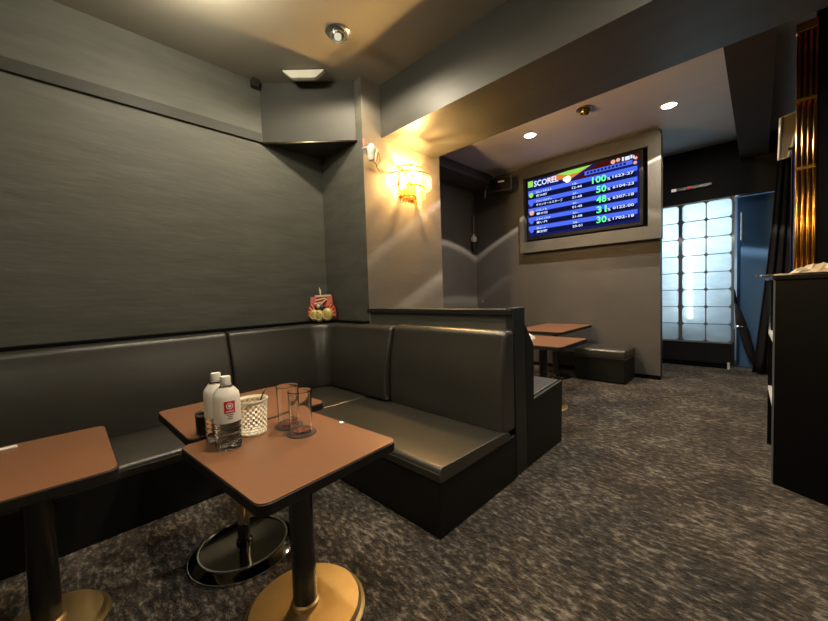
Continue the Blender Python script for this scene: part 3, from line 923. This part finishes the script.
# ------------------------------------------------------------------ backlit glass screen
YG = 6.30
gs = thing('glass_screen', 'pale backlit frosted glass screen with grid panes on a black base', 'glass screen', (-.75, YG, 0))
L(obj('base_panel', bx(-1.62, -.262, YG - .01, YG + .06, .07, .34), 'header', bevel=.004), gs)
L(obj('toe_kick', bx(-1.60, -.29, YG + .0, YG + .05, 0, .07), 'black'), gs)
L(obj('foot', bx(-.295, -.27, YG - .03, YG - .012, 0, .09), 'white'), gs)
L(obj('head_rail', bx(-1.62, -.235, YG - .01, YG + .05, 2.268, 2.29), 'frame'), gs)
L(obj('sill_rail', bx(-1.62, -.255, YG - .02, YG + .05, .34, .362), 'frame'), gs)
L(obj('mullion', bx(-.825, -.785, YG - .02, YG + .05, .362, 2.268), 'lead'), gs)
L(obj('mullion', bx(-.262, -.235, YG - .02, YG + .05, .362, 2.268), 'frame'), gs)
def leaf(xa, xb, ncol, nrow, y):
    za, zb = .362, 2.268
    p = L(obj('pane', bx(xa, xb, y, y + .008, za, zb), 'pane'), gs)
    bm = bmesh.new()
    cw, ch = (xb - xa) / ncol, (zb - za) / nrow
    for i in range(1, ncol):
        box(bm, xa + cw * i - .006, xa + cw * i + .006, y - .012, y, za, zb)
    for k in range(1, nrow):
        box(bm, xa, xb, y - .011, y, za + ch * k - .005, za + ch * k + .005)
    for i in range(ncol):       # rounded cell corners
        for k in range(nrow):
            for sx, sz in ((0, 0), (1, 0), (1, 1), (0, 1)):
                cx_ = xa + cw * (i + sx); cz_ = za + ch * (k + sz)
                dx = 1 if sx == 0 else -1; dz = 1 if sz == 0 else -1
                pts = [(cx_, cz_), (cx_ + dx * .036, cz_), (cx_ + dx * .014, cz_ + dz * .014), (cx_, cz_ + dz * .036)]
                extrude_profile(bm, pts, lambda u, v: (u, y - .010, v), lambda u, v: (u, y - .001, v))
    o = obj('grille', bm, 'lead'); o.parent = p
leaf(-.785, -.262, 2, 8, YG + .012)
leaf(-1.62, -.825, 3, 8, YG + .03)
tl = thing('tube_lamp', 'bright vertical white tube glowing behind the frosted glass screen', 'lamp', (-.72, YG + .22, .62))
obj('tube', tube(bmesh.new(), [(0, 0, .03), (0, 0, 1.05)], .035, 14), 'tube', tl, smooth=True)
obj('holder', lth([(0, -.62), (.09, -.62), (.09, -.6), (.02, -.58), (.02, .0), (.04, .0), (.04, .03), (0, .03)], 20), 'white', tl)

struct('sill_reflection_block', bx(-1.62, -.24, 6.62, 6.75, 0, .5), 'sillreflect')  # added block imitating the brown reflection at the foot of the glass
# door sensor on the header
t = thing('door_sensor', 'grey bar sensor with red light on the black header above the glass', 'sensor', (-.68, 6.302, 2.49))
obj('housing', bx(-.23, .22, -.04, 0, -.025, .025), 'frame', t, bevel=.008)
obj('red_light', bx(-.05, .0, -.046, -.04, -.012, .012), 'redled', t)
obj('white_light', bx(-.225, -.17, -.046, -.04, -.018, .018), 'whiteled', t)

# leaning black umbrella by the door
t = thing('leaning_umbrella', 'closed black umbrella leaning against the navy door', 'umbrella', (-.03, 6.33, 0))
obj('canopy', tube(bmesh.new(), [(.0, 0, .05), (-.05, .03, .25), (-.14, .09, .62), (-.19, .13, .88)], [.012, .045, .055, .02], 10), 'drape', t, smooth=True)
obj('shaft', tube(bmesh.new(), [(.01, 0, .0), (.0, 0, .05)], .008, 8), 'steel', t)
obj('handle', tube(bmesh.new(), [(-.19, .13, .88), (-.21, .14, 1.02), (-.225, .14, 1.08), (-.25, .14, 1.09), (-.265, .14, 1.06)], .017, 10), 'speaker', t, smooth=True)
obj('strap', lathe(bmesh.new(), [(.056, -.012), (.06, 0), (.056, .012)], 14, (-.127, .082, .57)), 'steel', t)

# ------------------------------------------------------------------ right-hand side
def drape(name, label, x0, x1, y, z0, z1, mat, flare, folds, amp, cat='curtain'):
    bm = bmesh.new(); n, k = folds * 10, 14
    rows = []
    for j in range(k + 1):
        s = j / k; z = z0 + (z1 - z0) * s
        rows.append([])
        for i in range(n + 1):
            u = i / n
            xa = x0 - flare * (1 - s) ** 1.3
            rows[-1].append(bm.verts.new((xa + (x1 - xa) * u, y + amp * math.sin(u * folds * 2 * PI) * (1 - .35 * s), z)))
    for j in range(k):
        for i in range(n):
            bm.faces.new((rows[j][i], rows[j][i + 1], rows[j + 1][i + 1], rows[j + 1][i]))
    o = obj(name, bm, mat, smooth=True)
    sm = o.modifiers.new('thick', 'SOLIDIFY'); sm.thickness = .006
    return tag(o, label, cat)
drape('black_curtain', 'black curtain hanging between the navy door and the navy curtain', .145, .34, 6.1, .02, 2.66, 'drape', .20, 4, .03)
drape('navy_curtain', 'navy blue curtain hanging beside the gold column', .175, .33, 4.12, .02, 2.2, 'curtain', .0, 4, .025)
o = tag(obj('curtain_rod', tube(bmesh.new(), [(.155, 4.12, 2.19), (.6, 4.12, 2.19)], .012, 10), 'speaker'), 'dark rod carrying the navy curtain beside the gold column', 'rod')

# framed mirror above the curtains
t = thing('framed_mirror', 'silver framed mirror above the curtains by the gold column', 'mirror', (.16, 4.3, 2.22))
P = [(.11, 2.16), (.165, 2.17), (.245, 2.53), (.118, 2.5)]
bm = bmesh.new(); extrude_profile(bm, P, lambda u, v: (u, 4.30, v), lambda u, v: (u, 4.31, v))
L(obj('glass', bm, 'mirror'), t)
bm = bmesh.new()
for a, b_ in ((0, 3), (1, 2), (2, 3), (0, 1)):
    tube(bm, [(P[a][0], 4.298, P[a][1]), (P[b_][0], 4.298, P[b_][1])], .011 if a < 2 and b_ > 1 else .005, 6)
L(obj('frame', bm, 'shelfedge'), t)

# gold fluted column
t = thing('gold_column', 'tall fluted gold column at the end of the black bar wall', 'column', (.225, 3.6, 0))
bm = bmesh.new()
for i in range(4):
    xx = -.042 + .026 * i
    tube(bm, [(xx, 0, .06), (xx, 0, 2.8)], .013, 12)
o = obj('fluted_shaft', bm, 'gold', t, smooth=True)
obj('plinth', bx(-.06, .039, -.025, .018, 0, .06), 'gold', t, bevel=.004)
obj('capital', bx(-.06, .039, -.025, .018, 2.8, 2.86), 'gold', t, bevel=.004)
for zz in (2.35, 1.9):
    obj('band', bx(-.057, .038, -.016, .014, zz, zz + .02), 'gold', t)

# black open-sided bar cabinet
t = thing('bar_cabinet', 'tall black cabinet with metal-edged shelves at the right edge', 'cabinet', (.5, 3.1, 0))
F = [(.066, 2.815), (.50, 2.56), (1.1, 2.5), (1.1, 2.52), (.51, 2.585), (.08, 2.84)]
bm = bmesh.new(); prism(bm, F, .0, 1.16); L(obj('side_panel', bm, 'black'), t)
L(obj('rear_panel', bx(.05, 1.1, 3.5, 3.53, 0, 1.16), 'black'), t)
bm = bmesh.new(); prism(bm, [(.055, 2.81), (.5, 2.55), (1.12, 2.49), (1.12, 3.54), (.03, 3.54)], 1.16, 1.185)
L(obj('worktop', bm, 'black', bevel=.003), t)
L(obj('back_panel', bx(.5, .52, 2.6, 3.5, 0, 1.16), 'black'), t)
for z in (.40, .79, .03):
    bm = bmesh.new(); prism(bm, [(.09, 2.84), (.5, 2.6), (.5, 3.5), (.075, 3.5)], z, z + .02)
    s = L(obj('shelf', bm, 'black'), t)
    if z > .1:
        bm = bmesh.new(); prism(bm, [(.066, 2.82), (.085, 2.825), (.07, 3.5), (.051, 3.5)], z - .003, z + .022)
        e = obj('shelf_edge', bm, 'shelfedge'); e.parent = s; e['label'] = 'metal shelf edge with its reflection painted white'
L(obj('upright_trim', bx(.052, .062, 3.497, 3.507, .8, 1.16), 'steel'), t)
L(obj('upright_trim', bx(.058, .068, 2.818, 2.826, .0, 1.16), 'lead'), t)

o = tag(obj('crumpled_paper', crumple(bmesh.new(), 0, 0, 0, .22, .2, .07, 11), 'cream', loc=(.25, 3.2, 1.1855)), 'crumpled cream paper on top of the black bar cabinet', 'paper')
o.modifiers.new('thick', 'SOLIDIFY').thickness = .003
o = tag(obj('paper_tray', bx(-.13, .13, -.14, .14, 0, .012), 'cream', loc=(.20, 3.28, 1.1855), bevel=.004), 'flat cream tray on the black cabinet top under the crumpled paper', 'tray')
bpy.data.objects['crumpled_paper'].location.z += .0125
t = thing('metal_opener', 'small chrome opener at the left end of the cabinet top', 'opener', (.07, 3.36, 1.186))
obj('shaft', tube(bmesh.new(), [(-.06, .0, .008), (.05, -.03, .008)], .006, 8), 'steel', t)
obj('ring', lathe(bmesh.new(), [(.012, 0), (.02, 0), (.02, .01), (.012, .01), (.012, 0)], 16, (-.07, .0, .003)), 'steel', t)
o = tag(obj('folded_cloth', bx(-.09, .09, -.08, .08, 0, .05), 'orangecloth', loc=(.43, 2.95, 1.1855), bevel=.012), 'folded rust striped cloth on the cabinet top at the right edge', 'cloth')

# ------------------------------------------------------------------ lights
def light(name, kind, loc, energy, col, size=.05, rot=None, spot=None, blend=.1, target=None):
    l = bpy.data.lights.new(name, kind)
    l.energy = energy; l.color = col
    if kind in ('POINT', 'SPOT'): l.shadow_soft_size = size
    if kind == 'AREA': l.size = size
    if spot: l.spot_size = spot; l.spot_blend = blend
    o = bpy.data.objects.new(name, l); COL.objects.link(o)
    o.location = loc
    if target is not None:
        o.rotation_euler = (Vector(target) - Vector(loc)).to_track_quat('-Z', 'Y').to_euler()
    elif rot: o.rotation_euler = rot
    return o
WARM = (1, .80, .52); NEU = (1, .88, .72)
light('spot_front', 'SPOT', (-.95, .75, 2.98), 80, (1, .84, .60), .05, spot=math.radians(72), blend=1)
light('spot_aisle', 'SPOT', (-.35, 1.35, 2.98), 95, (1, .86, .68), .05, spot=math.radians(110), blend=.8)
light('spot_corner', 'SPOT', (-2.155, 1.532, 2.93), 60, (1, .86, .62), .03, spot=math.radians(170), blend=.3)
for x, y, e in ((-1.975, 4.11, 170), (-.678, 4.547, 170)):
    o = light('spot_far', 'SPOT', (x, y, 2.985), e, NEU, .012, spot=math.radians(114), blend=.06)
    o.data.use_nodes = True           # reflector ring: brighter rim of the beam
    nt = o.data.node_tree
    em = nt.nodes['Emission']
    tc = nt.nodes.new('ShaderNodeTexCoord'); sp_ = nt.nodes.new('ShaderNodeSeparateXYZ')
    nt.links.new(tc.outputs['Normal'], sp_.inputs[0])
    ab = nt.nodes.new('ShaderNodeMath'); ab.operation = 'ABSOLUTE'
    nt.links.new(sp_.outputs[2], ab.inputs[0])
    rp = nt.nodes.new('ShaderNodeValToRGB')
    for p_, v_ in ((.55, .42), (.562, 1.9), (.576, 1.7), (.60, .42)):
        q_ = rp.color_ramp.elements.new(p_); q_.color = (v_, v_, v_, 1)
    rp.color_ramp.elements[0].color = (.42, .42, .42, 1); rp.color_ramp.elements[-1].color = (.9, .9, .9, 1)
    nt.links.new(ab.outputs[0], rp.inputs[0])
    nt.links.new(rp.outputs[0], em.inputs['Strength'])
light('fill_bar_side', 'POINT', (.95, 1.7, 2.0), 13, (1, .84, .62), .08)  # added fill without a fixture, lifts the far ceiling and gold column
a = light('daylight', 'AREA', (-.8, 7.0, 1.7), 36, (.80, .91, 1.0), 1.6, target=(-.8, 6.3, 1.3))
w = bpy.data.worlds.new('world'); S.world = w; w.use_nodes = True
w.node_tree.nodes['Background'].inputs[0].default_value = (.8, .85, 1, 1)
w.node_tree.nodes['Background'].inputs[1].default_value = .02

# ------------------------------------------------------------------ camera
f, cx, cy = 354.0, 414.0, 310.5
def dirv(p): return Vector(((p[0] - cx) / f, -(p[1] - cy) / f, -1)).normalized()
Yc = dirv((759, 282.3)); Xc = -dirv((50, 306.3)); Xc = (Xc - Yc * Xc.dot(Yc)).normalized(); Zc = Xc.cross(Yc)
R = Matrix((Xc, Yc, Zc))
cam = bpy.data.cameras.new('camera'); cam.sensor_width = 36; cam.lens = f / 828 * 36; cam.clip_start = .02
co = bpy.data.objects.new('camera', cam); COL.objects.link(co)
co.matrix_world = Matrix.Translation((0, 0, 1.15)) @ R.to_4x4()
S.camera = co
S.view_settings.view_transform = 'Standard'
S.view_settings.look = 'None'
S.view_settings.gamma = 1
S.view_settings.use_curve_mapping = False
S.view_settings.exposure = 0
